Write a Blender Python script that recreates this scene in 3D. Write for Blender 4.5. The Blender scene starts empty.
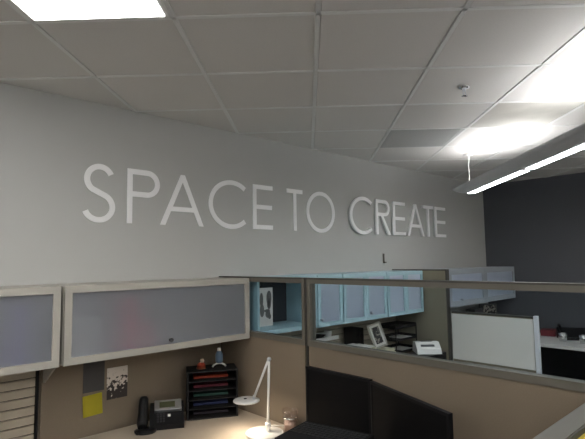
import bpy, bmesh, math, random
from mathutils import Vector, Matrix
from math import sin, cos, pi, radians
random.seed(7)
S = bpy.context.scene
COL = S.collection

# ------------------------------------------------------------------ camera
F_PX, PIT, ROL, YAW = 477.58, .0875, -.0148, .7545
EYE = Vector((0, 0, 1.757))
fw = Vector((sin(YAW)*cos(PIT), cos(YAW)*cos(PIT), sin(PIT)))
r_ = Vector((cos(YAW), -sin(YAW), 0)); u_ = r_.cross(fw)
R_ = cos(ROL)*r_ + sin(ROL)*u_; U_ = -sin(ROL)*r_ + cos(ROL)*u_
cd = bpy.data.cameras.new('camera'); cam = bpy.data.objects.new('camera', cd); COL.objects.link(cam)
m = Matrix((R_, U_, -fw)).transposed().to_4x4(); m.translation = EYE
cam.matrix_world = m
cd.sensor_width = 36; cd.lens = F_PX*36/585; cd.clip_start = .02
S.camera = cam
# ------------------------------------------------------------------ world, exposure
W = bpy.data.worlds.new('world'); S.world = W; W.use_nodes = True
W.node_tree.nodes['Background'].inputs[0].default_value = (.9, .95, 1, 1)
W.node_tree.nodes['Background'].inputs[1].default_value = .05
S.view_settings.view_transform = 'Standard'; S.view_settings.look = 'None'
S.view_settings.gamma = 1; S.view_settings.use_curve_mapping = False
S.view_settings.exposure = 1.22
TROFFER = 4.8      # emission of the recessed lights
PEND_UP, PEND_DOWN = 14.0, 7.0
FILL_UP = 36.0      # uplight of the hanging lights added out of view for fill
LAMP = 18.0

# ------------------------------------------------------------------ materials
def srgb(r, g, b):
    f = lambda c: (c/255/12.92 if c/255 <= .04045 else ((c/255+.055)/1.055)**2.4)
    return (f(r), f(g), f(b), 1)
def mat(name, col, rough=.6, metal=0, noise=.06, scale=30, bump=0, bscale=200, spec=.5):
    m = bpy.data.materials.new(name); m.use_nodes = True
    nt = m.node_tree; b = nt.nodes['Principled BSDF']
    b.inputs['Roughness'].default_value = rough; b.inputs['Metallic'].default_value = metal
    b.inputs['Specular IOR Level'].default_value = spec
    tc = nt.nodes.new('ShaderNodeTexCoord')
    n = nt.nodes.new('ShaderNodeTexNoise'); n.inputs['Scale'].default_value = scale; n.inputs['Detail'].default_value = 4
    nt.links.new(tc.outputs['Object'], n.inputs['Vector'])
    mx = nt.nodes.new('ShaderNodeMix'); mx.data_type = 'RGBA'
    mx.inputs[6].default_value = tuple(c*(1-noise) for c in col[:3])+(1,)
    mx.inputs[7].default_value = tuple(min(1, c*(1+noise)) for c in col[:3])+(1,)
    nt.links.new(n.outputs['Fac'], mx.inputs[0]); nt.links.new(mx.outputs[2], b.inputs['Base Color'])
    if bump:
        n2 = nt.nodes.new('ShaderNodeTexNoise'); n2.inputs['Scale'].default_value = bscale
        nt.links.new(tc.outputs['Object'], n2.inputs['Vector'])
        bp = nt.nodes.new('ShaderNodeBump'); bp.inputs['Strength'].default_value = bump; bp.inputs['Distance'].default_value = .002
        nt.links.new(n2.outputs['Fac'], bp.inputs['Height']); nt.links.new(bp.outputs['Normal'], b.inputs['Normal'])
    return m
def emit(name, col, s):
    m = bpy.data.materials.new(name); m.use_nodes = True
    b = m.node_tree.nodes['Principled BSDF']
    b.inputs['Base Color'].default_value = (.8, .8, .8, 1)
    b.inputs['Emission Color'].default_value = col; b.inputs['Emission Strength'].default_value = s
    return m
def clear_glass(name, tint, refl=.1):
    m = bpy.data.materials.new(name); m.use_nodes = True; nt = m.node_tree; nt.nodes.clear()
    o = nt.nodes.new('ShaderNodeOutputMaterial'); mx = nt.nodes.new('ShaderNodeMixShader')
    t = nt.nodes.new('ShaderNodeBsdfTransparent'); t.inputs[0].default_value = tint
    g = nt.nodes.new('ShaderNodeBsdfGlossy'); g.inputs['Roughness'].default_value = .03
    lw = nt.nodes.new('ShaderNodeLayerWeight'); lw.inputs[0].default_value = .15
    mu = nt.nodes.new('ShaderNodeMath'); mu.operation = 'MULTIPLY'; mu.inputs[1].default_value = refl*2
    nt.links.new(lw.outputs['Facing'], mu.inputs[0]); nt.links.new(mu.outputs[0], mx.inputs[0])
    nt.links.new(t.outputs[0], mx.inputs[1]); nt.links.new(g.outputs[0], mx.inputs[2]); nt.links.new(mx.outputs[0], o.inputs[0])
    return m
def frosted(name, col, body, rough=.5):
    m = bpy.data.materials.new(name); m.use_nodes = True; nt = m.node_tree
    b = nt.nodes['Principled BSDF']; o = nt.nodes['Material Output']
    b.inputs['Base Color'].default_value = (.9, .93, .97, 1); b.inputs['Roughness'].default_value = rough
    b.inputs['Transmission Weight'].default_value = 1; b.inputs['IOR'].default_value = 1.25
    d = nt.nodes.new('ShaderNodeBsdfPrincipled'); d.inputs['Base Color'].default_value = col; d.inputs['Roughness'].default_value = .4
    mx = nt.nodes.new('ShaderNodeMixShader'); mx.inputs[0].default_value = body
    nt.links.new(b.outputs[0], mx.inputs[1]); nt.links.new(d.outputs[0], mx.inputs[2]); nt.links.new(mx.outputs[0], o.inputs[0])
    return m
M = dict(
    wall=mat('painted_wall', (.475, .48, .465, 1), .7, noise=.02, scale=3, bump=.1),
    dark_wall=mat('dark_wall', (.080, .084, .098, 1), .7, noise=.04, scale=3, bump=.1),
    floor=mat('carpet', (.14, .14, .145, 1), .95, noise=.4, scale=80, bump=.8),
    tile=mat('ceiling_tile', (.74, .715, .68, 1), .9, noise=.05, scale=120, bump=.3, bscale=300),
    tbar=mat('ceiling_bar', (.82, .815, .79, 1), .5, noise=.02),
    slatting=mat('grey_slat_panel', (.48, .48, .465, 1), .7, noise=.1, scale=60),
    grey_tile=mat('ceiling_tile_grey', (.56, .54, .49, 1), .9, noise=.2, scale=5),
    letter=mat('letter_white', (.93, .93, .93, 1), .45, noise=.01),
    fabric=mat('panel_fabric', srgb(122, 110, 94), .95, noise=.10, scale=180, bump=.5, bscale=500),
    fabric_dk=mat('panel_fabric_grey', srgb(140, 134, 116), .95, noise=.08, scale=180, bump=.5, bscale=500),
    trim=mat('panel_trim', srgb(96, 92, 83), .45, noise=.03),
    trim_dk=mat('panel_trim_dark', srgb(62, 60, 55), .45, noise=.03),
    cream=mat('cabinet_cream', srgb(166, 163, 154), .45, noise=.02),
    inner=mat('cabinet_inside', srgb(120, 122, 124), .6, noise=.03),
    pale_blue=mat('cabinet_pale_blue', srgb(168, 200, 210), .4, noise=.02),
    inner_dk=mat('cabinet_back_dark', srgb(42, 46, 52), .7, noise=.05),
    work=mat('worktop', srgb(178, 166, 150), .45, noise=.04, scale=60),
    slat=mat('slatwall', srgb(168, 158, 142), .5, noise=.03),
    groove=mat('slat_groove', srgb(60, 52, 44), .7),
    black=mat('black_plastic', (.009, .009, .010, 1), .45, noise=.1, spec=.15),
    black_matte=mat('black_matte', (.010, .010, .011, 1), .7, noise=.1, spec=.25),
    screen=mat('screen', (.004, .004, .0045, 1), .45, noise=.02, spec=.12),
    key_black=mat('key_black', (.022, .022, .024, 1), .45),
    post_silver=mat('post_silver', (.80, .83, .88, 1), .35, 0),
    dark_grey=mat('dark_grey', (.06, .06, .065, 1), .5),
    white=mat('white_plastic', (.75, .74, .71, 1), .35, noise=.02),
    paper=mat('paper', (.72, .70, .66, 1), .8, noise=.03),
    cream_paper=mat('cream_paper', srgb(205, 198, 172), .8, noise=.08),
    silver=mat('silver', (.62, .64, .68, 1), .3, .9, noise=.03),
    chrome=mat('chrome', (.7, .7, .7, 1), .15, 1, noise=.02),
    whiteboard=mat('whiteboard', srgb(236, 236, 232), .3, noise=.01),
    yellow=mat('yellow_note', srgb(166, 156, 28), .8, noise=.04),
    gold=mat('yellow_sheet', srgb(205, 180, 70), .7, noise=.1),
    charcoal=mat('charcoal_sheet', srgb(70, 68, 68), .8, noise=.1),
    orange=mat('orange_folder', srgb(165, 62, 36), .7), maroon=mat('maroon_folder', srgb(112, 40, 54), .7),
    green=mat('green_folder', srgb(44, 88, 80), .7), blue=mat('blue_folder', srgb(30, 46, 92), .7),
    violet=mat('violet_folder', srgb(36, 32, 46), .7),
    pink=mat('pink', srgb(232, 60, 96), .6), red=mat('red', srgb(112, 30, 38), .6),
    lilac=mat('lilac', srgb(130, 120, 190), .6), navy=mat('navy', srgb(50, 60, 90), .6),
    brown=mat('brown', srgb(140, 72, 38), .6), skyblue=mat('sky_blue', srgb(84, 110, 132), .35),
    tan=mat('tan', srgb(205, 178, 160), .5, noise=.1), lcd=mat('lcd', srgb(70, 74, 52), .3),
    troffer=emit('troffer_diffuser', (1, .98, .95, 1), TROFFER),
    pend_dn=emit('pendant_lens', (.93, .97, 1, 1), PEND_DOWN), fill_up=emit('fill_uplight', (1, .98, .95, 1), FILL_UP), pend_up=emit('pendant_uplight', (.97, .98, 1, 1), PEND_UP),
    led=emit('lamp_led', (1, .84, .66, 1), LAMP),
    body_grey=mat('pendant_body', (.8, .8, .8, 1), .5, 0),
    glass=clear_glass('partition_glass', (.87, .91, .93, 1), .08), jar=clear_glass('jar_glass', (.96, .94, .94, 1), .3),
    frost=frosted('frosted_pane', (.36, .375, .41, 1), .35, .42), frost_b=frosted('frosted_pane_pale', (.46, .54, .66, 1), .75),
)
# photograph print: blotches of light and dark
def blotch(name, c0, c1, scale, thr=.5):
    m = bpy.data.materials.new(name); m.use_nodes = True; nt = m.node_tree; b = nt.nodes['Principled BSDF']
    b.inputs['Roughness'].default_value = .5
    tc = nt.nodes.new('ShaderNodeTexCoord'); n = nt.nodes.new('ShaderNodeTexNoise'); n.inputs['Scale'].default_value = scale
    r = nt.nodes.new('ShaderNodeValToRGB'); r.color_ramp.elements[0].position = thr-.04; r.color_ramp.elements[1].position = thr+.04
    r.color_ramp.elements[0].color = c0; r.color_ramp.elements[1].color = c1
    nt.links.new(tc.outputs['Object'], n.inputs['Vector']); nt.links.new(n.outputs['Fac'], r.inputs[0]); nt.links.new(r.outputs[0], b.inputs['Base Color'])
    return m
M['photo'] = blotch('printed_photo', srgb(38, 30, 28), srgb(205, 196, 186), 28, .5)
nt = M['photo'].node_tree; tc = [n for n in nt.nodes if n.type == 'TEX_COORD'][0]; nz = [n for n in nt.nodes if n.type == 'TEX_NOISE'][0]; rp_ = [n for n in nt.nodes if n.type == 'VALTORGB'][0]
sx = nt.nodes.new('ShaderNodeSeparateXYZ'); ma = nt.nodes.new('ShaderNodeMath'); ma.operation = 'MULTIPLY_ADD'; ma.inputs[1].default_value = 2.2
nt.links.new(tc.outputs['Object'], sx.inputs[0]); nt.links.new(sx.outputs[2], ma.inputs[0]); nt.links.new(nz.outputs['Fac'], ma.inputs[2]); nt.links.new(ma.outputs[0], rp_.inputs[0])
nz.inputs['Scale'].default_value = 45
M['pattern'] = blotch('patterned', srgb(30, 30, 32), srgb(150, 145, 135), 30, .52)

# ------------------------------------------------------------------ mesh helpers
class MB:
    def __init__(s): s.b = bmesh.new()
    def box(s, x0, x1, y0, y1, z0, z1, mi=0):
        v = [s.b.verts.new(p) for p in ((x0,y0,z0),(x1,y0,z0),(x1,y1,z0),(x0,y1,z0),(x0,y0,z1),(x1,y0,z1),(x1,y1,z1),(x0,y1,z1))]
        for q in ((0,3,2,1),(4,5,6,7),(0,1,5,4),(1,2,6,5),(2,3,7,6),(3,0,4,7)):
            f = s.b.faces.new([v[i] for i in q]); f.material_index = mi
        return s
    def prism(s, pts, z0, z1, mi=0):
        a = [s.b.verts.new((x, y, z0)) for x, y in pts]; c = [s.b.verts.new((x, y, z1)) for x, y in pts]
        n = len(pts)
        fs = [s.b.faces.new(a[::-1]), s.b.faces.new(c)]+[s.b.faces.new((a[i], a[(i+1) % n], c[(i+1) % n], c[i])) for i in range(n)]
        for f in fs: f.material_index = mi
        return s
    def prism_y(s, pts, y0, y1, mi=0):      # outline in x,z extruded along y
        a = [s.b.verts.new((x, y0, z)) for x, z in pts]; c = [s.b.verts.new((x, y1, z)) for x, z in pts]
        n = len(pts)
        fs = [s.b.faces.new(a[::-1]), s.b.faces.new(c)]+[s.b.faces.new((a[i], a[(i+1) % n], c[(i+1) % n], c[i])) for i in range(n)]
        for f in fs: f.material_index = mi
        return s
    def lathe(s, prof, cx=0, cy=0, n=28, mi=0):   # prof: (radius, z)
        rings = []
        for r, z in prof:
            rings.append([s.b.verts.new((cx+r*cos(2*pi*k/n), cy+r*sin(2*pi*k/n), z)) for k in range(n)])
        for a, c in zip(rings, rings[1:]):
            for k in range(n):
                f = s.b.faces.new((a[k], a[(k+1) % n], c[(k+1) % n], c[k])); f.material_index = mi; f.smooth = True
        for R in (rings[0][::-1], rings[-1]):
            f = s.b.faces.new(R); f.material_index = mi
        return s
    def tube(s, pts, r, n=10, mi=0):
        pts = [Vector(p) for p in pts]; rings = []
        rs = r if isinstance(r, (list, tuple)) else [r]*len(pts)
        for i, p in enumerate(pts):
            d = (pts[min(i+1, len(pts)-1)]-pts[max(i-1, 0)]).normalized()
            a = d.orthogonal().normalized() if i == 0 else (a-d*a.dot(d)).normalized()
            c = d.cross(a)
            rings.append([s.b.verts.new(p+(a*cos(2*pi*k/n)+c*sin(2*pi*k/n))*rs[i]) for k in range(n)])
        for A, B in zip(rings, rings[1:]):
            for k in range(n):
                f = s.b.faces.new((A[k], A[(k+1) % n], B[(k+1) % n], B[k])); f.smooth = True; f.material_index = mi
        s.b.faces.new(rings[0][::-1]).material_index = mi; s.b.faces.new(rings[-1]).material_index = mi
        return s
    def xf(s, mt): bmesh.ops.transform(s.b, matrix=mt, verts=s.b.verts); return s
    def bev(s, w, seg=2):
        es = [e for e in s.b.edges if len(e.link_faces) == 2 and e.calc_face_angle(0) > .6]
        bmesh.ops.bevel(s.b, geom=es, offset=w, segments=seg, affect='EDGES', profile=.6); return s
    def go(s, name, mats, parent=None, loc=None, rot=None, label=None):
        bmesh.ops.recalc_face_normals(s.b, faces=s.b.faces)
        me = bpy.data.meshes.new(name); s.b.to_mesh(me); s.b.free()
        for x in (mats if isinstance(mats, (list, tuple)) else [mats]): me.materials.append(M[x] if isinstance(x, str) else x)
        o = bpy.data.objects.new(name, me); COL.objects.link(o)
        if parent: o.parent = parent
        if loc: o.location = loc
        if rot: o.rotation_euler = rot
        if label: o['label'] = label
        return o
def tag(o, label, cat, group=None, kind=None):
    if label: o['label'] = label
    if cat: o['category'] = cat
    if group: o['group'] = group
    if kind: o['kind'] = kind
    return o
def thing(name, label, cat, loc=(0, 0, 0), rz=0, group=None):
    o = bpy.data.objects.new(name, None); COL.objects.link(o); o.empty_display_size = .05
    o.location = loc; o.rotation_euler = (0, 0, rz)
    return tag(o, label, cat, group)
def struct(mb, name, mats):
    o = mb.go(name, mats); o['kind'] = 'structure'; return o

WY, WX, CZ = 3.037, 6.56, 2.787          # letters wall, dark wall, ceiling height
X0, Y0 = -3.5, -4.5
# ------------------------------------------------------------------ room shell
struct(MB().box(X0-.1, WX+.12, Y0-.1, WY+.12, -.1, 0), 'floor', 'floor')
struct(MB().box(X0-.1, WX+.12, WY, WY+.12, 0, CZ+.02), 'wall_back', 'wall')
struct(MB().box(WX, WX+.12, Y0-.1, WY, 0, CZ+.02), 'wall_right', 'dark_wall')
struct(MB().box(X0-.12, X0, Y0-.1, WY, 0, CZ+.02), 'wall_left', 'wall')
struct(MB().box(X0, WX, Y0-.12, Y0, 0, CZ+.02), 'wall_front', 'wall')
# ceiling: square tiles laid at 45 degrees to the walls, narrow bars between them
T = .6096; GA = -pi/4; GX, GY = 1.4004, 1.3147
e1 = Vector((cos(GA), sin(GA), 0)); e2 = Vector((-sin(GA), cos(GA), 0))
def grid(i, j): return Vector((GX, GY, 0))+e1*i*T+e2*j*T
TROFS = [(-2, -2, 2), (-2, -7, 2), (2, -5, 2), (3, -10, 2), (-6, -3, 2), (7, -3, 2)]     # cell i, j and its length in cells along e2
troff_cells = {(i, j+k) for i, j, n in TROFS for k in range(n)}
special = {(1, 3): 'slatting', (2, 2): 'grey_tile'}  # two cells greyer than their neighbours, one slatted, one plain
mb = MB(); g = .0115
def inside(c, mrg): return X0-mrg < c.x < WX+mrg and Y0-mrg < c.y < WY+mrg
for i in range(-14, 16):
    for j in range(-18, 10):
        c = grid(i+.5, j+.5)
        if not inside(c, .5) or (i, j) in troff_cells or (i, j) in special: continue
        A, B = g, T-g
        q = [(A, A), (B, A), (B, B), (A, B)]
        lo = [grid(i, j)+e1*a+e2*b for a, b in [(A+.003, A+.003), (B-.003, A+.003), (B-.003, B-.003), (A+.003, B-.003)]]
        hi = [grid(i, j)+e1*a+e2*b for a, b in q]
        vl = [mb.b.verts.new((p.x, p.y, CZ+.004)) for p in lo]; vh = [mb.b.verts.new((p.x, p.y, CZ+.009)) for p in hi]
        mb.b.faces.new(vl[::-1])
        for k in range(4): mb.b.faces.new((vl[k], vl[(k+1) % 4], vh[(k+1) % 4], vh[k]))
        v = mb.b.faces.new(vh)
# bars of the grid hang a few millimetres below the tile faces
def bar(c, d, L, wd, z0, z1):
    n = Vector((-d.y, d.x, 0))
    P = [c-d*L-n*wd, c+d*L-n*wd, c+d*L+n*wd, c-d*L+n*wd]
    a = [mb.b.verts.new((p.x, p.y, z0)) for p in P]; b = [mb.b.verts.new((p.x, p.y, z1)) for p in P]
    for q in [a[::-1], b]+[(a[k], a[(k+1) % 4], b[(k+1) % 4], b[k]) for k in range(4)]: mb.b.faces.new(q).material_index = 1
for i in range(-14, 16):
    for j in range(-18, 10):
        if not inside(grid(i, j), 1): continue
        if (i, j) not in troff_cells or (i-1, j) not in troff_cells: bar(grid(i, j+.5), e2, T/2-.010, .010, CZ, CZ+.008)
        if not ((i, j) in troff_cells and (i, j-1) in troff_cells): bar(grid(i+.5, j), e1, T/2+.010, .010, CZ+.0005, CZ+.008)
# plane behind the tiles
mb.box(X0, WX, Y0, WY, CZ+.009, CZ+.06, 1)
for co, no in (((0, WY, 0), (0, 1, 0)), ((WX, 0, 0), (1, 0, 0)), ((X0, 0, 0), (-1, 0, 0)), ((0, Y0, 0), (0, -1, 0))):
    bmesh.ops.bisect_plane(mb.b, geom=mb.b.verts[:]+mb.b.edges[:]+mb.b.faces[:], plane_co=co, plane_no=no, clear_outer=True, dist=1e-5)
struct(mb, 'ceiling', ['tile', 'tbar'])
def tile_matrix(i, j, z=0):
    p = grid(i, j); return Matrix.Translation((p.x, p.y, z)) @ Matrix.Rotation(GA, 4, 'Z')
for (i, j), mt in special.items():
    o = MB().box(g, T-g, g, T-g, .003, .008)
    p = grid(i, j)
    if mt == 'slatting':
        e = thing('ceiling_slat_panel', 'grey slatted panel set in the ceiling near the hanging light', 'ceiling vent', (p.x, p.y, CZ), GA)
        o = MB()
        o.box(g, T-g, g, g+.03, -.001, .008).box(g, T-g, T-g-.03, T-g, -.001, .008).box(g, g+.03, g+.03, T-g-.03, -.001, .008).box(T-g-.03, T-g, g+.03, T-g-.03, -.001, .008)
        o.go('slat_panel_frame', 'slatting', e)
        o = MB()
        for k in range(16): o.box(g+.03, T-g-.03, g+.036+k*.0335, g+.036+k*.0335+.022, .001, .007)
        o.go('slat_panel_bars', 'slatting', e)
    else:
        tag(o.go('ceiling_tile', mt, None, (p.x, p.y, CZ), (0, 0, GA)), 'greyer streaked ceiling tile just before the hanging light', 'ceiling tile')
LB = ['bright recessed ceiling light at the upper left corner']+['recessed ceiling light behind the viewer']*5  # only the first is in view; the other five are added fill
for k, (i, j, n) in enumerate(TROFS):
    p = grid(i, j)
    e = thing('ceiling_light', LB[k], 'ceiling light', (p.x, p.y, CZ), GA, None if k == 0 else 'added recessed lights behind the viewer')
    L = n*T
    MB().box(.008, T-.008, .008, .03, -.003, .008).box(.008, T-.008, L-.03, L-.008, -.003, .008).box(.008, .03, .03, L-.03, -.003, .008).box(T-.03, T-.008, .03, L-.03, -.003, .008).go('light_frame', 'white', e)
    MB().box(.03, T-.03, 0.03, L-.03, -.006, .007).bev(.003).go('diffuser', 'troffer', e)
# ------------------------------------------------------------------ hanging light
def hanging_light(label, loc, up, segs):
    pe = thing('hanging_light', label, 'ceiling light', loc, radians(225))
    sec = [(-.075, -.300), (-.070, -.308), (-.045, -.319), (0, -.332), (.06, -.344), (.165, -.346), (.19, -.338), (.196, -.315), (.19, -.285), (.17, -.286), (-.045, -.288)]
    b = MB(); prev = None
    for x, sc in [(-.44, .30), (-.42, .55), (-.37, .8), (-.28, 1), (4.0, 1)]:
        ring = [b.b.verts.new((x, .04+(y-.04)*sc, -.30+(z+.30)*(.4+.6*sc))) for y, z in sec]
        if prev:
            for k in range(len(ring)): b.b.faces.new((prev[k], prev[(k+1) % len(ring)], ring[(k+1) % len(ring)], ring[k]))
        else: b.b.faces.new(ring)
        prev = ring
    b.b.faces.new(prev[::-1]); b.go('light_body', 'body_grey', pe)
    for a_, c_ in ((-.33, .92), (1.0, 2.25), (2.33, 3.57)):
        MB().box(a_, c_, .092, .158, -.3485, -.3425).go('lens', 'pend_dn', pe)
    for a_, c_ in segs:
        MB().box(a_, c_, .07, .16, -.2862, -.283).go('uplight_lens', up, pe)
    MB().tube([(0, 0, 0), (.004, .010, -.05), (0, -.004, -.11), (.002, .002, -.18), (0, 0, -.286)], .004).go('cord', 'white', pe)
    MB().lathe([(.001, -.001), (.05, -.001), (.05, -.012), (.012, -.02), (.001, -.02)]).go('ceiling_plate', 'white', pe)
hanging_light('long grey hanging light with two lit strips on one cord', (4.447, 2.188, CZ), 'pend_up', ((.1, .95), (1.62, 2.9)))
hanging_light('added unseen hanging light over the aisle behind the viewer', (1.0, -1.2, CZ), 'fill_up', ((0, 3.6),))  # this and the next two are added out of view to brighten the ceiling
hanging_light('added unseen hanging light over the cubicles left of the viewer', (-1.9, 1.2, CZ), 'fill_up', ((0, 2.4),))
hanging_light('added unseen hanging light beside the dark wall, right of the viewer', (6.0, -.3, CZ), 'fill_up', ((0, 3.6),))

# ------------------------------------------------------------------ sprinkler
sp = thing('fire_sprinkler', 'small chrome fire sprinkler on the ceiling', 'sprinkler', (2.674, 1.321, CZ))
MB().lathe([(.001, 0), (.035, 0), (.033, -.006), (.02, -.010), (.001, -.010)]).go('cover_ring', 'chrome', sp)
MB().lathe([(.001, -.008), (.011, -.010), (.011, -.022), (.005, -.028), (.001, -.028)]).go('sprinkler_body', 'silver', sp)
MB().tube([(-.004, 0, -.022), (-.017, 0, -.03), (-.013, 0, -.05), (0, 0, -.056), (.013, 0, -.05), (.017, 0, -.03), (.004, 0, -.022)], .0025, 6).go('yoke', 'silver', sp)
MB().lathe([(.001, -.054), (.017, -.055), (.017, -.057), (.001, -.058)], n=16).go('deflector', 'chrome', sp)

# ------------------------------------------------------------------ wall letters
ZB, ZT = 2.024, 2.3915; LH = ZT-ZB; SW = .036
class Glyph:
    def __init__(s, d): s.m = MB(); s.d = d
    def poly(s, pts): s.m.prism_y([(x, z) for x, z in pts], -s.d, 0)
    def bar(s, p, q, w=SW, flat=None):
        # slanted stem: horizontal cut ends
        s.poly([(p[0]-w/2, p[1]), (p[0]+w/2, p[1]), (q[0]+w/2, q[1]), (q[0]-w/2, q[1])])
    def rect(s, x0, x1, z0, z1): s.poly([(x0, z0), (x1, z0), (x1, z1), (x0, z1)])
    def curve(s, pts, w=SW, closed=False):
        n = len(pts); L = []; R = []
        for i in range(n):
            a = pts[(i-1) % n] if closed or i else pts[0]; b = pts[(i+1) % n] if closed or i < n-1 else pts[-1]
            t = Vector((b[0]-a[0], b[1]-a[1])).normalized(); nn = Vector((-t.y, t.x))*w/2
            L.append((pts[i][0]+nn.x, pts[i][1]+nn.y)); R.append((pts[i][0]-nn.x, pts[i][1]-nn.y))
        V = [[s.m.b.verts.new((x, y, z)) for x, z in P] for P, y in ((L, -s.d), (R, -s.d), (L, 0), (R, 0))]
        for i in range(n if closed else n-1):
            j = (i+1) % n
            for A, B in ((0, 1), (1, 3), (3, 2), (2, 0)): s.m.b.faces.new((V[A][i], V[A][j], V[B][j], V[B][i]))
        if not closed:
            for i in (0, n-1): s.m.b.faces.new((V[0][i], V[1][i], V[3][i], V[2][i]))
def arc(cx, cz, rx, rz, a0, a1, n=28): return [(cx+rx*cos(radians(a0+(a1-a0)*k/n)), cz+rz*sin(radians(a0+(a1-a0)*k/n))) for k in range(n+1)]
def glyph(ch, w, d):
    g = Glyph(d); h = LH; s = SW
    if ch == 'C':
        rx = w*.60; g.curve(arc(rx, h/2, rx-s/2, h/2-s/2+.008, 48, 312, 40))
    elif ch == 'O': g.curve(arc(w/2, h/2, w/2-s/2, h/2-s/2+.008, 0, 360, 48)[:-1], closed=True)
    elif ch == 'E':
        g.poly([(0, 0), (w, 0), (w, s), (s, s), (s, h/2-s/2), (w*.96, h/2-s/2), (w*.96, h/2+s/2), (s, h/2+s/2), (s, h-s), (w, h-s), (w, h), (0, h)])
    elif ch == 'T':
        g.poly([(w/2-s/2, 0), (w/2+s/2, 0), (w/2+s/2, h-s), (w, h-s), (w, h), (0, h), (0, h-s), (w/2-s/2, h-s)])
    elif ch == 'A':
        t = s*1.08
        g.poly([(0, 0), (t, 0), (w/2, h*.86), (w-t, 0), (w, 0), (w/2+t*.42, h), (w/2-t*.42, h)])
        za, zb = h*.27, h*.27+s*.95; ix = lambda z: t+(w/2-t)*z/(h*.86)
        g.poly([(ix(za), za), (w-ix(za), za), (w-ix(zb), zb), (ix(zb), zb)])
    elif ch in 'PR':
        g.rect(0, s, 0, h); zr = h*.255 if ch == 'P' else h*.235; zc = h-zr
        xs = w-zr
        pts = [(s, h-s/2), (max(xs, s*1.1), h-s/2)]+arc(max(xs, s*1.1), zc, w-s/2-max(xs, s*1.1), zr-s/2, 85, -85, 20)+[(max(xs, s*1.1), h-2*zr+s/2), (s, h-2*zr+s/2)]
        g.curve(pts)
        if ch == 'R': g.poly([(w*.34, h-2*zr), (w*.34+s*1.2, h-2*zr), (w+.012, 0), (w+.012-s*1.25, 0)])
    elif ch == 'S':
        cx = w/2; top = arc(cx, h*.745, w*.40-s*.15, h*.255-s/2+.005, 25, 235, 22)
        bot = arc(cx-.004, h*.262, w*.5-s/2, h*.262-s/2+.005, 62, -160, 26)
        g.curve(top+bot)
    return g.m
LET = [('S', 1.064, 1.276, .006, 'white letter S at the start of SPACE'), ('P', 1.352, 1.586, .006, 'white letter P in the word SPACE'),
 ('A', 1.591, 1.943, .006, 'white letter A in the word SPACE'), ('C', 1.987, 2.34, .006, 'white letter C in the word SPACE'),
 ('E', 2.412, 2.623, .006, 'white letter E at the end of SPACE'), ('T', 2.787, 2.977, .006, 'white letter T in the word TO'),
 ('O', 3.024, 3.406, .006, 'white letter O in the word TO'), ('C', 3.60, 3.954, .020, 'thick white letter C at the start of CREATE'),
 ('R', 4.02, 4.262, .020, 'thick white letter R in the word CREATE'), ('E', 4.325, 4.554, .020, 'thick white first letter E in CREATE, right after the R'),
 ('A', 4.594, 4.939, .020, 'thick white letter A in the word CREATE'), ('T', 4.925, 5.150, .020, 'thick white letter T in the word CREATE'),
 ('E', 5.19, 5.435, .020, 'thick white last letter E at the end of CREATE')]
for ch, xa, xb, d, lab in LET:
    off = .0 if d < .01 else .012
    o = glyph(ch, xb-xa, d).go('wall_letter', 'letter', None, (xa, WY-off-.0005, ZB))
    tag(o, lab, 'letter', 'letters on the wall')
hk = thing('wall_hook', 'small dark bracket on the wall under the word CREATE', 'hook', (4.167, WY, 1.78))
MB().box(-.012, .012, -.006, 0, -.055, .045).go('hook_plate', 'trim', hk)
MB().box(-.01, .018, -.025, -.006, -.055, -.04).go('hook_arm', 'trim', hk)

# ------------------------------------------------------------------ partition with glass top
PX = 2.077; PT = 1.655; PB = 1.245; TH = .05
def glazed(label, ya, yb, right_post=True):
    e = thing('partition_panel', label, 'partition', (PX, ya, 0), 0)
    L = yb-ya; r = .034
    MB().box(.006, TH-.006, .01, L-.01, .08, PB-.002).go('fabric_panel', 'fabric', e)
    MB().box(0, TH, .004, L-.004, PB, PB+r).go('lower_rail', 'trim', e)
    MB().box(0, TH, .004, L-.004, PT-r, PT-.008).go('upper_rail', 'trim', e)
    MB().box(-.003, TH+.003, .002, L-.002, PT-.008, PT).go('top_cap', 'trim_dk', e)
    for y in (.004, L-.03): MB().box(0, TH, y, y+.026, PB+r, PT-r).go('side_stile', 'trim', e)
    MB().box(.022, .028, .03, L-.03, PB+r, PT-r).go('glass_pane', 'glass', e)
    MB().box(.003, TH-.003, .01, L-.01, 0.001, .08).go('kick_plate', 'trim_dk', e)
    return e
glazed('glass-topped beige partition panel beside the wall cabinet', 2.110, 3.030)
glazed('long glass-topped beige partition panel behind the black monitors', .55, 2.098)
tag(MB().box(PX+.002, PX+TH-.002, 2.0985, 2.1095, 0.001, PT-.002).go('partition_post', 'trim_dk'), 'thin dark post joining the two glass-topped partitions', 'post')
# low return partition at the near end of the cubicle
rp = thing('low_partition', 'low beige partition with taupe cap at the lower right corner', 'partition', (.9, .50, 0))
MB().box(0, 1.170, .005, .06, .001, 1.225).go('fabric_panel', 'fabric', rp)
MB().box(-.002, 1.172, 0, .065, 1.225, 1.245).bev(.003).go('top_cap', 'trim', rp)
MB().box(-.002, 1.172, -.004, 0, 1.205, 1.24).go('edge_strip', 'trim_dk', rp)
tag(MB().box(1.3, 1.9, .485, .4945, .9, 1.224).go('poster', 'gold'), 'yellow sheet on the outside of the low partition', 'sheet of paper')
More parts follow.
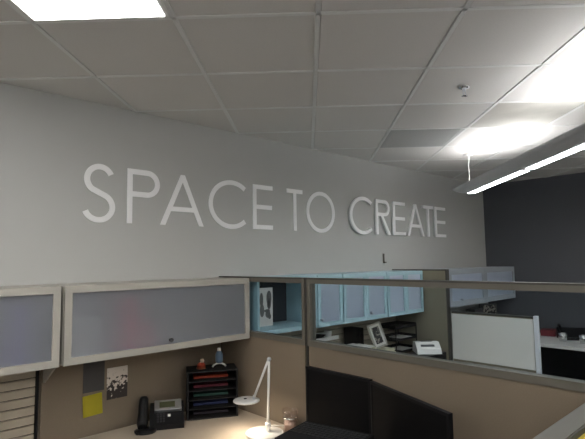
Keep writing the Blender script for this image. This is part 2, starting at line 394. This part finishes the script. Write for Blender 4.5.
# wall-side panels under the cabinets
def back_panel(name, label, cat, xa, xb, slats):
    e = thing(name, label, cat, (xa, 2.99, 0)); w = xb-xa
    MB().box(.004, w-.004, .012, .04, .08, 1.22).go('panel_core', 'fabric' if not slats else 'slat', e)
    MB().box(0, w, .0, .044, 1.22, 1.232).go('top_cap', 'trim', e)
    MB().box(0, w, .004, .04, .001, .08).go('kick_plate', 'trim_dk', e)
    if slats:
        b = MB(); z = .776
        while z < 1.17:
            b.box(.004, w-.004, .0, .012, z+.004, z+.0475); b.box(.004, w-.004, .0118, .0125, z-.002, z+.004, 1); z += .0505
        b.go('slats', ['slat', 'groove'], e)
    else:
        MB().box(.012, w-.012, .001, .012, .76, 1.219).go('fabric_tile', 'fabric', e)
    return e
back_panel('tackboard', 'beige fabric tackboard on the wall side below the big cabinet', 'tackboard', .838, 2.072, False)
back_panel('slatwall', 'cream slatted panel at the left edge under the left cabinet', 'slatwall', -.38, .822, True)
tag(MB().box(.824, .836, 2.985, 3.03, .001, 1.22).go('partition_post', 'black_matte'), 'dark strip between slatted panel and fabric tackboard', 'post')
back_panel('slatwall', 'pale slatted panel behind the picture frame in the next cubicle', 'slatwall', 2.135, 4.29, True)

# ------------------------------------------------------------------ overhead cabinets
CY = 2.647; CT = 1.645; CB = 1.237
def cabinet(label, xa, xb, frame='cream', pane='frost', knob=(.5, .06), doors=None, brackets=True, depth=.385, fw_=.037):
    e = thing('overhead_cabinet', label, 'cabinet', (xa, CY, CB)); w = xb-xa; h = CT-CB; d = depth
    b = MB(); t = .016
    b.box(0, w, .022, d, 0, t).box(0, w, .022, d, h-t, h).box(0, t, .022, d, t, h-t).box(w-t, w, .022, d, t, h-t).box(t, w-t, d-.008, d, t, h-t)
    b.go('cabinet_body', frame if frame != 'cream' else 'cream', e)
    if doors is None: doors = [(0, w, knob)]
    for (a, c, kn) in doors:
        a += .002; c -= .002; z0, z1 = -.002, h+.0
        fb = MB(); f = fw_
        fb.box(a, c, 0, .02, z0, z0+f).box(a, c, 0, .02, z1-f, z1).box(a, a+f, 0, .02, z0+f, z1-f).box(c-f, c, 0, .02, z0+f, z1-f)
        dr = fb.bev(.0025, 1).go('cabinet_door', frame, e)
        MB().box(a+f-.004, c-f+.004, .008, .013, z0+f-.004, z1-f+.004).go('frosted_pane', pane, dr)
        if kn:
            MB().lathe([(.001, 0), (.009, 0), (.005, .008), (.005, .012), (.0125, .016), (.0125, .023), (.008, .026), (.001, .026)], n=18).xf(Matrix.Translation((a+(c-a)*kn[0], 0.0, z0+kn[1])) @ Matrix.Rotation(pi/2, 4, 'X')).go('knob', 'dark_grey' if pane == 'frost' else 'silver', dr)
    if brackets:
        for x in (.003,) if xa > 0 else ():
            bb = MB(); bb.box(0, .008, 0, .3, -.02, 0)
            v = [(.35-.05, -.015), (.35, -.015), (.345, -.13), (.33, -.13)]
            bb.b.clear()
            A = [bb.b.verts.new((x, y, z)) for y, z in ((.10, -.002), (.34, -.002), (.34, -.14), (.325, -.14))]
            B = [bb.b.verts.new((x+.010, y, z)) for y, z in ((.10, -.002), (.34, -.002), (.34, -.14), (.325, -.14))]
            bb.b.faces.new(A); bb.b.faces.new(B[::-1])
            for k in range(4): bb.b.faces.new((A[k], A[(k+1) % 4], B[(k+1) % 4], B[k]))
            bb.go('bracket', 'cream', e)
    return e
cabinet('cream overhead cabinet with frosted door at the left edge', -.385, .836)
cabinet('wide cream overhead cabinet with frosted door above the phone', .853, 2.070, knob=(.50, .062))
B_ = 'pale_blue'
cabinet('narrow pale blue cabinet with one frosted door, beside the open shelf', 2.752, 3.052, B_, 'frost_b', doors=[(0, .30, (.10, .06))], brackets=False, fw_=.035)
cabinet('pale blue cabinet with two frosted doors and a dark knob, in the middle', 3.062, 3.672, B_, 'frost_b', doors=[(0, .305, None), (.305, .61, (.16, .06))], brackets=False, fw_=.035)
cabinet('pale blue cabinet with two frosted doors against the tall end panel', 3.682, 4.285, B_, 'frost_b', doors=[(0, .30, None), (.30, .603, None)], brackets=False, fw_=.035)
M['grey_frame'] = mat('cabinet_grey_frame', srgb(165, 172, 180), .4, noise=.02)
cabinet('far overhead cabinet with two frosted doors beside the dark wall', 4.80, 6.53, 'grey_frame', 'frost_b', doors=[(0, .86, (.30, .07)), (.86, 1.73, None)], brackets=False, fw_=.06)
oc = thing('open_cabinet', 'pale blue open cabinet behind the first glass panel', 'cabinet', (2.14, CY, CB))
w = .602; h = CT-CB; t = .018
MB().box(0, w, 0, .35, 0, .03).box(0, w, 0, .35, h-t, h).box(0, t, 0, .35, .03, h-t).box(w-t, w, 0, .35, .03, h-t).go('cabinet_body', 'pale_blue', oc)
MB().box(t, w-t, .34, .35, .03, h-t).go('back_board', 'inner_dk', oc)

# things seen through the frosted doors
def boxthing(name, label, cat, m, x, y, z, sx, sy, sz, rz=0, bev=.003, group=None):
    return tag(MB().box(-sx/2, sx/2, -sy/2, sy/2, 0, sz).bev(bev).go(name, m, None, (x, y, z), (0, 0, rz)), label, cat, group)
cz = CB+.0165
def binder(label, m, x, y, z, w, dp, h, rz=0):
    e = thing('binder', label, 'binder', (x, y, z), rz)
    b = MB(); b.box(-w/2, w/2, -dp/2, -dp/2+.004, .0, h).box(-w/2, -w/2+.003, -dp/2+.004, dp/2, 0, h).box(w/2-.003, w/2, -dp/2+.004, dp/2, 0, h); b.go('cover', m, e)
    MB().box(-w/2+.005, w/2-.005, -dp/2+.012, dp/2-.006, .004, h-.008).go('pages', 'paper', e)
    return e
binder('pinkish red binder blurred behind the wide frosted door', 'pink', 1.235, 2.79, cz, .065, .22, .31)
boxthing('box', 'pink box blurred low behind the wide frosted door', 'box', 'pink', 1.345, 2.745, cz, .07, .12, .15)
boxthing('box', 'pale box blurred behind the wide frosted door, right of the pink box', 'box', 'paper', 1.47, 2.76, cz, .14, .16, .12)
boxthing('box', 'pale box blurred behind the wide frosted door, left of the pink binder', 'box', 'paper', .99, 2.80, cz, .16, .18, .22)
binder('lilac binder blurred behind the left frosted door', 'lilac', .655, 2.78, cz, .06, .2, .31)
binder('navy binder blurred behind the left frosted door, right of the lilac', 'navy', .725, 2.78, cz, .05, .2, .31)
# card on the open shelf
card = thing('photo_card', 'white card with two grey figures standing in the open cabinet', 'card', (2.383, 2.85, CB+.0305), 0)
MB().box(-.068, .068, -.003, .003, 0, .29).go('card_sheet', 'paper', card)
fg = MB()
def blob(cx, cz_, rx, rz, y=-.0045): fg.b.faces.new([fg.b.verts.new((cx+rx*cos(a*pi/8), y, cz_+rz*sin(a*pi/8))) for a in range(16)])
blob(-.045, .20, .018, .055); blob(.03, .21, .026, .058); blob(.03, .165, .02, .04); blob(-.04, .12, .022, .05); blob(.01, .115, .03, .012); blob(.018, .09, .025, .03); blob(.035, .07, .016, .02)
M['print_grey'] = mat('print_grey', srgb(112, 110, 108), .7)
fg.go('printed_figures', 'print_grey', card)

# ------------------------------------------------------------------ near cubicle worktop
wk = thing('worktop', 'cream L-shaped worktop under the phone and lamp', 'worktop', (0, 0, 0))
MB().prism([(-.38, 2.38), (1.30, 2.38), (1.42, 2.26), (1.42, .66), (2.066, .66), (2.066, 2.984), (-.38, 2.984)], .712, .74).go('top', 'work', wk)
b = MB(); b.box(-.36, -.33, 2.42, 2.95, 0.001, .712).go('support_panel', 'trim', wk)
MB().box(1.45, 2.05, .68, .71, .001, .712).go('support_panel', 'trim', wk)

# ------------------------------------------------------------------ papers pinned to the tackboard (panel face at y = 2.991)
def sheet(name, label, m, x0, x1, z0, z1, tilt=0, cat='sheet of paper'):
    cx, cz2 = (x0+x1)/2, (z0+z1)/2
    return tag(MB().box(x0-cx, x1-cx, -.0012, .0, z0-cz2, z1-cz2).go(name, m, None, (cx, 2.9905, cz2), (0, tilt, 0)), label, cat)
sheet('pinned_sheet', 'charcoal sheet pinned above the yellow note', 'charcoal', 1.078, 1.206, .992, 1.236)
sheet('yellow_note', 'yellow note pinned below the charcoal sheet', 'yellow', 1.08, 1.196, .852, .976, radians(-3))
sheet('pinned_photo', 'dark brown and white photo print pinned beside the charcoal sheet', 'photo', 1.222, 1.353, .925, 1.115, 0, 'photo')

# ------------------------------------------------------------------ desk phone
ph = thing('desk_phone', 'black desk phone with upright handset and silver display', 'phone', (1.50, 2.835, .7405), radians(-28))
b = MB()
prof = [(-.075, 0), (.085, 0), (.085, .118), (.065, .128), (-.075, .030)]   # y, z
A = [b.b.verts.new((-.062, y, z)) for y, z in prof]; B = [b.b.verts.new((.145, y, z)) for y, z in prof]
b.b.faces.new(A); b.b.faces.new(B[::-1])
for k in range(5): b.b.faces.new((A[k], A[(k+1) % 5], B[(k+1) % 5], B[k]))
b.bev(.006).go('phone_base', 'black', ph)
SL = math.atan2(.098, .14)
def on_face(x0, x1, s0, s1, lift, th):      # a slab on the sloping face; s runs up the slope
    b = MB().box(x0, x1, s0, s1, lift, lift+th)
    return b.xf(Matrix.Translation((0, -.075, .030)) @ Matrix.Rotation(SL, 4, 'X'))
sc = on_face(-.035, .13, .088, .165, .001, .028).bev(.003, 1).go('display_housing', 'silver', ph)
on_face(-.005, .09, .104, .148, .0292, .001).go('display', 'lcd', sc)
kp = MB()
for r in range(4):
    for c in range(3): kp.box(-.02+c*.018, -.007+c*.018, .02+r*.018, .032+r*.018, .0, .003)
kp.xf(Matrix.Translation((0, -.075, .030)) @ Matrix.Rotation(SL, 4, 'X')).go('keypad', 'key_black', ph)
on_face(.045, .063, .055, .073, .001, .004).bev(.004).go('round_button', 'white', ph)
hs = MB(); hs.tube([(-.105, -.07, .025), (-.105, -.045, .04), (-.104, -.01, .09), (-.102, .02, .135), (-.10, .035, .165), (-.10, .04, .18)], [.026, .034, .029, .029, .027, .018], 16)
hs.go('handset', 'black', ph)
MB().lathe([(.001, 0), (.064, 0), (.066, .01), (.045, .016), (.001, .016)], -.085, -.075).go('foot', 'black', ph)
MB().tube([(-.13+.006*cos(k*.9), -.11-.0006*k*1.0, .012+.006*sin(k*.9)) for k in range(50)], .0025, 6).go('cord', 'black', ph)

# ------------------------------------------------------------------ paper sorter
ang = math.atan2(2.645-2.802, 1.963-1.672)
so = thing('paper_sorter', 'black five-shelf paper sorter in the desk corner', 'paper sorter', (1.672, 2.800, .7405), ang)
w = .331; d = .195; hh = .305
b = MB(); b.box(0, .010, 0, d, 0, hh).box(w-.010, w, 0, d, 0, hh).box(.010, w-.010, d-.006, d, 0, hh).box(.010, w-.010, 0, d-.006, hh-.008, hh).box(.010, w-.010, 0, d-.006, 0, .008).go('case', 'black_matte', so)
lev = [.008+k*.058 for k in range(5)]
for k, z in enumerate(lev):
    if k: MB().box(.010, w-.010, .004, d-.006, z-.004, z).go('shelf', 'black_matte', so)
RM = Matrix.Translation((1.672, 2.800, .7405)) @ Matrix.Rotation(ang, 4, 'Z')
for k, (m, nm) in enumerate(zip(['violet', 'blue', 'green', 'maroon', 'orange'], ['dark violet folders on the lowest', 'blue folders on the fourth', 'green folders on the middle', 'maroon folders on the second', 'orange folders on the top'])):
    b = MB(); b.box(.045, .275, .085, .18, .0008, .006).box(.048, .270, .087, .18, .006, .009, 1).box(.045, .275, .083, .18, .009, .015)
    o = b.bev(.001, 1).go('folder_stack', [m, m], None, RM @ Vector((0, 0, lev[k]+.0006)), (0, 0, ang))
    tag(o, nm+' shelf of the black sorter', 'folders', 'folders in the sorter')
p = RM @ Vector((.095, .09, hh+.0005))
fi = thing('figurine', 'small orange and brown figurine on the black sorter', 'figurine', p, ang)
MB().lathe([(.001, 0), (.03, 0), (.03, .012), (.001, .012)]).go('figurine_base', 'brown', fi)
MB().lathe([(.001, .012), (.024, .012), (.028, .025), (.018, .038), (.001, .040)]).go('figurine_body', 'orange', fi)
MB().lathe([(.001, .038), (.012, .041), (.015, .052), (.010, .062), (.001, .064)], .006, 0).go('figurine_head', 'tan', fi)
p = RM @ Vector((.215, .085, hh+.0005))
bt = thing('bottle', 'pale blue bottle on white curved stand on the black sorter', 'bottle', p, ang)
MB().tube([(-.045, 0, .006), (-.038, 0, .016), (-.02, 0, .026), (0, 0, .029), (.02, 0, .026), (.038, 0, .016), (.045, 0, .006)], .006).go('stand', 'white', bt)
MB().lathe([(.001, .034), (.022, .034), (.025, .05), (.025, .085), (.018, .105), (.012, .112), (.001, .112)]).go('bottle_body', 'skyblue', bt)
MB().lathe([(.001, .112), (.013, .112), (.013, .13), (.001, .13)]).go('bottle_cap', 'white', bt)

# ------------------------------------------------------------------ desk lamp
lx, ly = 1.872, 2.262
lm = thing('desk_lamp', 'white jointed desk lamp with round flat head', 'lamp', (lx, ly, .7405), radians(-46.8))
MB().lathe([(.001, 0), (.105, 0), (.112, .004), (.112, .010), (.10, .015), (.001, .016)], n=48).go('lamp_base', 'white', lm)
MB().lathe([(.001, .015), (.012, .015), (.014, .02), (.014, .045), (.018, .048), (.018, .066), (.001, .068)], .022, .0).go('lamp_joint', 'white', lm)
MB().tube([(.022, 0, .06), (.032, 0, .432)], .0075).go('lamp_arm', 'white', lm)
MB().lathe([(.001, -.012), (.011, -.012), (.013, 0), (.011, .012), (.001, .012)]).xf(Matrix.Translation((.032, 0, .434)) @ Matrix.Rotation(pi/2, 4, 'X')).go('elbow', 'silver', lm)
MB().tube([(.030, 0, .436), (-.058, -.005, .215)], .007).go('lamp_arm', 'white', lm)
hd = MB().lathe([(.001, 0), (.073, 0), (.079, .004), (.079, .009), (.07, .014), (.001, .017)], n=40).xf(Matrix.Translation((-.106, -.0, .186))).go('lamp_head', 'white', lm)
MB().tube([(-.058, 0, .224), (-.062, 0, .196)], .009).go('head_joint', 'silver', lm)
MB().lathe([(.001, .0165), (.009, .0165), (.009, .019), (.001, .019)], -.113, 0, 14).xf(Matrix.Translation((0, 0, .186))).go('lamp_switch', 'black', hd)
MB().lathe([(.001, -.0015), (.055, -.0015), (.055, 0), (.001, 0)], -.106, 0).xf(Matrix.Translation((0, 0, .1855))).go('lamp_light', 'led', hd)
# jar
jx, jy = 2.012, 2.185
jr = thing('glass_jar', 'clear glass jar with tan candle beside the lamp', 'jar', (jx, jy, .7405))
MB().lathe([(.001, 0), (.042, 0), (.044, .006), (.044, .088), (.048, .098), (.048, .130), (.045, .130), (.044, .099), (.038, .086), (.038, .006), (.001, .005)]).go('jar_wall', 'jar', jr)
MB().lathe([(.001, .0065), (.0365, .0065), (.0365, .075), (.001, .076)]).go('candle', 'tan', jr)
MB().lathe([(.0445, .078), (.0452, .078), (.0452, .086), (.0445, .086)]).go('silver_band', 'chrome', jr)
cb = MB().tube([(1.94, 2.36, .7445), (1.99, 2.33, .7445), (2.03, 2.29, .7445), (2.055, 2.25, .7445), (2.062, 2.14, .7445)], .003, 6).go('power_cord', 'white')
tag(cb, 'thin pale cord running past the glass jar', 'cord')

# ------------------------------------------------------------------ monitors
def monitor(label, pl_, pr_, top, h=.325):
    a = Vector((pl_[0], pl_[1], 0)); c = Vector((pr_[0], pr_[1], 0)); L = (c-a).length; an = math.atan2(c.y-a.y, c.x-a.x)
    e = thing('monitor', label, 'monitor', (a.x, a.y, .7405), an); zt = top-.7405; zb = zt-h
    f = .014
    b = MB(); b.box(0, L, .0035, .020, zb, zt); b.bev(.003).go('housing', 'black', e)
    MB().box(0, L, -.001, .0045, zb, zb+.018).box(0, L, -.001, .0045, zt-f, zt).box(0, f, -.001, .0045, zb+.018, zt-f).box(L-f, L, -.001, .0045, zb+.018, zt-f).go('bezel', 'black', e)
    MB().box(f, L-f, .0015, .0042, zb+.018, zt-f).go('screen', 'screen', e)
    MB().box(L/2-.09, L/2+.09, .020, .05, zb+.09, zt-.09).go('rear_cover', 'black', e)
    MB().box(L/2-.025, L/2+.025, .05, .062, .012, zt-.12).go('stand', 'black', e)
    MB().box(L/2-.11, L/2+.11, -.03, .085, 0, .012).bev(.004).go('stand_foot', 'black', e)
    return e
monitor('black monitor beside the lamp, facing straight out from the partition', (1.955, 1.990), (1.955, 1.53), 1.160)
monitor('nearer black monitor, turned inward and lying right of the other', (1.935, 1.515), (1.740, .985), 1.160)
# laptop on a riser
LR = radians(-77); lyv = Vector((-sin(LR), cos(LR), 0)); lxv = Vector((cos(LR), sin(LR), 0))
lc = Vector((1.796, 1.830, 0))+lxv*.19-lyv*.14
la = thing('laptop', 'black laptop with dark keys in front of the monitors', 'laptop', (lc.x, lc.y, .9145), LR)
rz_ = thing('laptop_riser', 'black riser under the laptop', 'stand', (lc.x, lc.y, .7405), LR)
MB().box(-.15, .15, -.11, -.09, 0, .16).box(-.15, .15, .09, .11, 0, .16).box(-.17, .17, -.13, .13, .16, .1735).go('riser_frame', 'black_matte', rz_)
MB().box(-.19, .19, -.14, .14, 0, .016).bev(.004).go('keyboard_deck', 'black_matte', la)
b = MB()
for r in range(6):
    for c in range(15):
        x = -.178+c*.0238; y = -.03+r*.026
        b.box(x, x+.019, y, y+.020, .016, .019)
b.go('keys', 'key_black', la)

# ------------------------------------------------------------------ next cubicle
ep = thing('end_panel', 'tall grey-green end panel closing the next cubicle', 'partition', (4.305, 2.40, 0))
MB().box(.0, .055, .008, .625, .08, 1.645).go('fabric_panel', 'fabric_dk', ep)
MB().box(-.002, .057, 0, .63, 1.645, 1.657).go('top_cap', 'trim_dk', ep)
MB().box(-.002, .057, 0, .008, .001, 1.645).go('edge_strip', 'trim_dk', ep)
lp = thing('low_partition', 'low partition with whiteboard and silver end post', 'partition', (4.36, 1.625, 0))
MB().box(0, .05, .0, .765, .001, 1.235).go('panel_core', 'fabric_dk', lp)
MB().box(-.004, .054, .0, .765, 1.235, 1.249).go('top_cap', 'trim_dk', lp)
MB().box(-.012, .0, 0.008, .760, .80, 1.228).go('whiteboard', 'whiteboard', lp)
MB().box(-.014, .03, -.03, 0, .001, 1.258).bev(.004).go('end_post', 'post_silver', lp)
dk = thing('worktop', 'dark grey worktop with rounded corner in the next cubicle', 'worktop', (0, 0, 0))
pts = [(2.135, 2.984), (2.135, 2.42), (3.65, 2.42), (3.72, 2.35), (3.72, 1.75)]+[(4.18+.11*cos(a), 1.74+.11*sin(a)) for a in [radians(-90+k*15) for k in range(7)]]+[(4.30, 2.38), (4.30, 2.984)]
pts[4] = (3.72, 1.63)
MB().prism(pts, .712, .74).go('top', 'work', dk)
MB().box(3.9, 3.93, 1.7, 2.3, .001, .712).go('support_panel', 'trim', dk)
MB().box(2.15, 2.18, 2.45, 2.95, .001, .712).go('support_panel', 'trim', dk)
# black printer-like box and white device
pb = thing('printer', 'low black printer under the white device in next cubicle', 'printer', (4.04, 2.545, .7405))
MB().box(-.25, .25, -.12, .12, 0, .125).bev(.01).go('printer_body', 'black', pb)
MB().box(-.2, .2, -.121, -.118, .03, .05).go('paper_slot', 'dark_grey', pb)
wd = thing('label_printer', 'white desk device with dark slots on the black printer', 'office device', (4.145, 2.545, .8660), radians(-43))
b = MB(); prof = [(-.10, 0), (.10, 0), (.08, .095), (.0, .10), (-.075, .045)]
A = [b.b.verts.new((-.115, y, z)) for y, z in prof]; B = [b.b.verts.new((.115, y, z)) for y, z in prof]
b.b.faces.new(A); b.b.faces.new(B[::-1])
for k in range(5): b.b.faces.new((A[k], A[(k+1) % 5], B[(k+1) % 5], B[k]))
b.bev(.008).go('device_body', 'white', wd)
MB().box(-.05, .055, .015, .055, .094, .1045).go('top_slot', 'dark_grey', wd)
MB().box(-.07, .06, -.012, .014, 0, .004).xf(Matrix.Translation((0, -.042, .068)) @ Matrix.Rotation(math.atan2(.055, .075), 4, 'X')).go('front_slot', 'dark_grey', wd)
# file stack, picture frame
fs = thing('paper_stack', 'cream stack of papers and files under the picture frame', 'paper stack', (3.70, 2.81, .7405))
b = MB(); z = 0
for k in range(9):
    hk_ = .017+.004*(k % 3); a = random.uniform(-.02, .02); c = random.uniform(-.015, .015)
    b.box(-.14+a, .14+a, -.12+c, .12+c, z, z+hk_-.002); z += hk_
b.go('papers', 'cream_paper', fs); stack_top = .7405+z
fr = thing('picture_frame', 'silver picture frame with dark photo leaning in next cubicle', 'picture frame', (3.70, 2.75, stack_top+.022), radians(-28))
LM = Matrix.Rotation(radians(-17), 4, 'Y') @ Matrix.Rotation(radians(-8), 4, 'X')
w2, h2, f2 = .068, .225, .014
MB().box(-w2, w2, -.008, .008, 0, f2).box(-w2, w2, -.008, .008, h2-f2, h2).box(-w2, -w2+f2, -.008, .008, f2, h2-f2).box(w2-f2, w2, -.008, .008, f2, h2-f2).xf(LM).go('frame', 'cream', fr)
MB().box(-w2+f2, w2-f2, -.002, .004, f2, h2-f2).xf(LM).go('mat', 'paper', fr)
MB().box(-.036, .036, -.003, -.0022, .035, .19).xf(LM).go('photo', 'pattern', fr)
fh = thing('file_holder', 'black file holder behind the picture frame', 'file holder', (3.47, 2.87, .7405))
MB().box(-.045, .045, -.06, .10, 0, .005).box(-.045, -.04, -.06, .10, .005, .40).box(.04, .045, -.06, .10, .005, .40).box(-.04, .04, .095, .10, .005, .40).box(-.01, -.005, -.06, .095, .005, .38).go('holder_body', 'black_matte', fh)
bx_ = thing('cardboard_box', 'beige box topped with loose papers left of the picture frame', 'box', (3.20, 2.66, .7405))
MB().box(-.16, .16, -.11, .11, 0, .275).bev(.003).go('box_body', 'cream_paper', bx_)
pp = MB()
for k, (dx, dy, a) in enumerate(((0, 0, .1), (.03, -.01, -.2), (-.02, .02, .3))): pp.box(-.14+dx, .12+dx, -.09+dy, .08+dy, .276+k*.006, .281+k*.006)
tag(pp.go('paper_sheets', 'paper', None, (3.20, 2.66, .7405)), 'loose papers lying on the beige box in the next cubicle', 'papers')
# letter tray with papers
lt = thing('letter_tray', 'black tiered letter tray beside the picture frame', 'letter tray', (4.09, 2.83, .7405))
b = MB()
for k in range(3):
    z = .12+k*.115
    b.box(-.19, .17, -.10, .12, z, z+.004).box(-.19, .17, -.105, -.10, z, z+.02).box(-.19, .17, .115, .12, z, z+.035).box(-.19, -.185, -.10, .12, z, z+.035).box(.165, .17, -.10, .12, z, z+.035)
for x in (-.19, .162):
    for y in (-.105, .112): b.box(x, x+.008, y, y+.008, 0, .36)
b.go('tray_rack', 'black_matte', lt)
for k in range(2):
    tag(MB().box(-.02, .155, -.095, .10, 0, .006).go('paper_sheet', 'paper', None, (4.09, 2.83, .7405+.1245+k*.115)), ['white papers on the lower shelf of the letter tray', 'white papers on the middle shelf of the letter tray'][k], 'papers')
# small holder on the slatwall near the glass
sh = thing('slatwall_shelf', 'white slatwall tray with black stapler in the next cubicle', 'shelf', (3.05, 2.905, 1.08))
MB().box(-.14, .14, -.08, .08, 0, .006).box(-.14, .14, -.08, -.076, .006, .03).box(-.14, .14, .078, .084, -.02, .04).go('tray', 'white', sh)
tag(MB().prism_y([(-.07, 0), (.07, 0), (.07, .014), (.02, .024), (.06, .04), (-.02, .052), (-.07, .03)], -.02, .02).go('stapler', 'black', None, (3.0, 2.87, 1.0865)), 'black stapler on the white slatwall tray', 'stapler')
tag(MB().lathe([(.001, 0), (.03, 0), (.034, .06), (.031, .06), (.028, .005), (.001, .004)]).go('cup', 'white', None, (3.12, 2.89, 1.0865)), 'white cup on the slatwall tray', 'cup')

# far bay under the far cabinet
fb_ = thing('far_shelf', 'dark ledge under the far frosted cabinet', 'shelf', (4.5, 2.80, .98))
MB().box(0, 2.04, 0, .2, 0, .02).go('ledge', 'dark_grey', fb_)
for x in (.1, 1.9): MB().box(x, x+.02, .02, .2, -.12, 0).go('ledge_bracket', 'dark_grey', fb_)
ff = thing('picture_frame', 'small patterned dark and white picture under the far cabinet', 'picture frame', (6.25, 2.90, 1.0005), radians(-30))
MB().box(-.13, .13, -.008, .008, 0, .16).go('frame', 'dark_grey', ff)
MB().box(-.115, .115, -.010, -.0082, .015, .145).go('photo', 'pattern', ff)
boxthing('box', 'dark box left of the patterned picture under far cabinet', 'box', 'dark_grey', 5.86, 2.9, 1.0005, .22, .12, .13)

# far desk at the dark wall
fd = thing('worktop', 'pale far desk running along the dark wall', 'worktop', (0, 0, 0))
MB().box(5.75, 6.555, .6, 2.45, .765, .80).go('top', 'white', fd)
for y in (.65, 1.5, 2.38): MB().box(5.97, 6.53, y, y+.03, .001, .765).go('support_panel', 'black_matte', fd)
MB().box(6.50, 6.545, .69, 2.37, .05, .76).go('back_panel', 'black_matte', fd)
boxthing('red_box', 'small red box on the far pale desk', 'box', 'red', 6.40, 2.22, .8005, .16, .16, .075, .2, .02)
far = thing('desk_phone', 'black phone on the far desk by the dark wall', 'phone', (6.30, 1.90, .8005), radians(-60))
b = MB(); prof = [(-.11, 0), (.11, 0), (.11, .12), (-.11, .04)]
A = [b.b.verts.new((-.17, y, z)) for y, z in prof]; B = [b.b.verts.new((.17, y, z)) for y, z in prof]
b.b.faces.new(A); b.b.faces.new(B[::-1])
for k in range(4): b.b.faces.new((A[k], A[(k+1) % 4], B[(k+1) % 4], B[k]))
b.bev(.008).go('phone_base', 'black', far)
MB().tube([(-.14, -.09, .07), (-.14, -.04, .085), (-.14, .06, .13), (-.14, .10, .15)], [.02, .018, .018, .02]).go('handset', 'black', far)
for k, (x, y, lab) in enumerate(((6.08, 1.96, 'silver cup on the far desk near the red box'), (6.06, 1.74, 'silver cup on the far desk at the right edge'))):
    tag(MB().lathe([(.001, 0), (.035, 0), (.045, .035), (.048, .09), (.043, .09), (.04, .035), (.032, .006), (.001, .005)]).go('cup', 'chrome', None, (x, y, .8005)), lab, 'cup')
boxthing('device', 'dark device beside the silver cups on the far desk', 'office device', 'black', 5.95, 1.58, .8005, .16, .18, .06, .3, .01)
wl = thing('white_holder', 'white holder with papers behind the far black phone', 'holder', (6.45, 1.62, .8005))
MB().box(-.06, .06, -.06, .06, 0, .01).box(-.06, .06, .055, .06, .01, .24).box(-.06, -.056, -.06, .055, .01, .20).box(.056, .06, -.06, .055, .01, .20).go('holder_body', 'white', wl)
MB().box(-.05, .05, -.02, .04, .011, .26).go('papers', 'paper', wl)
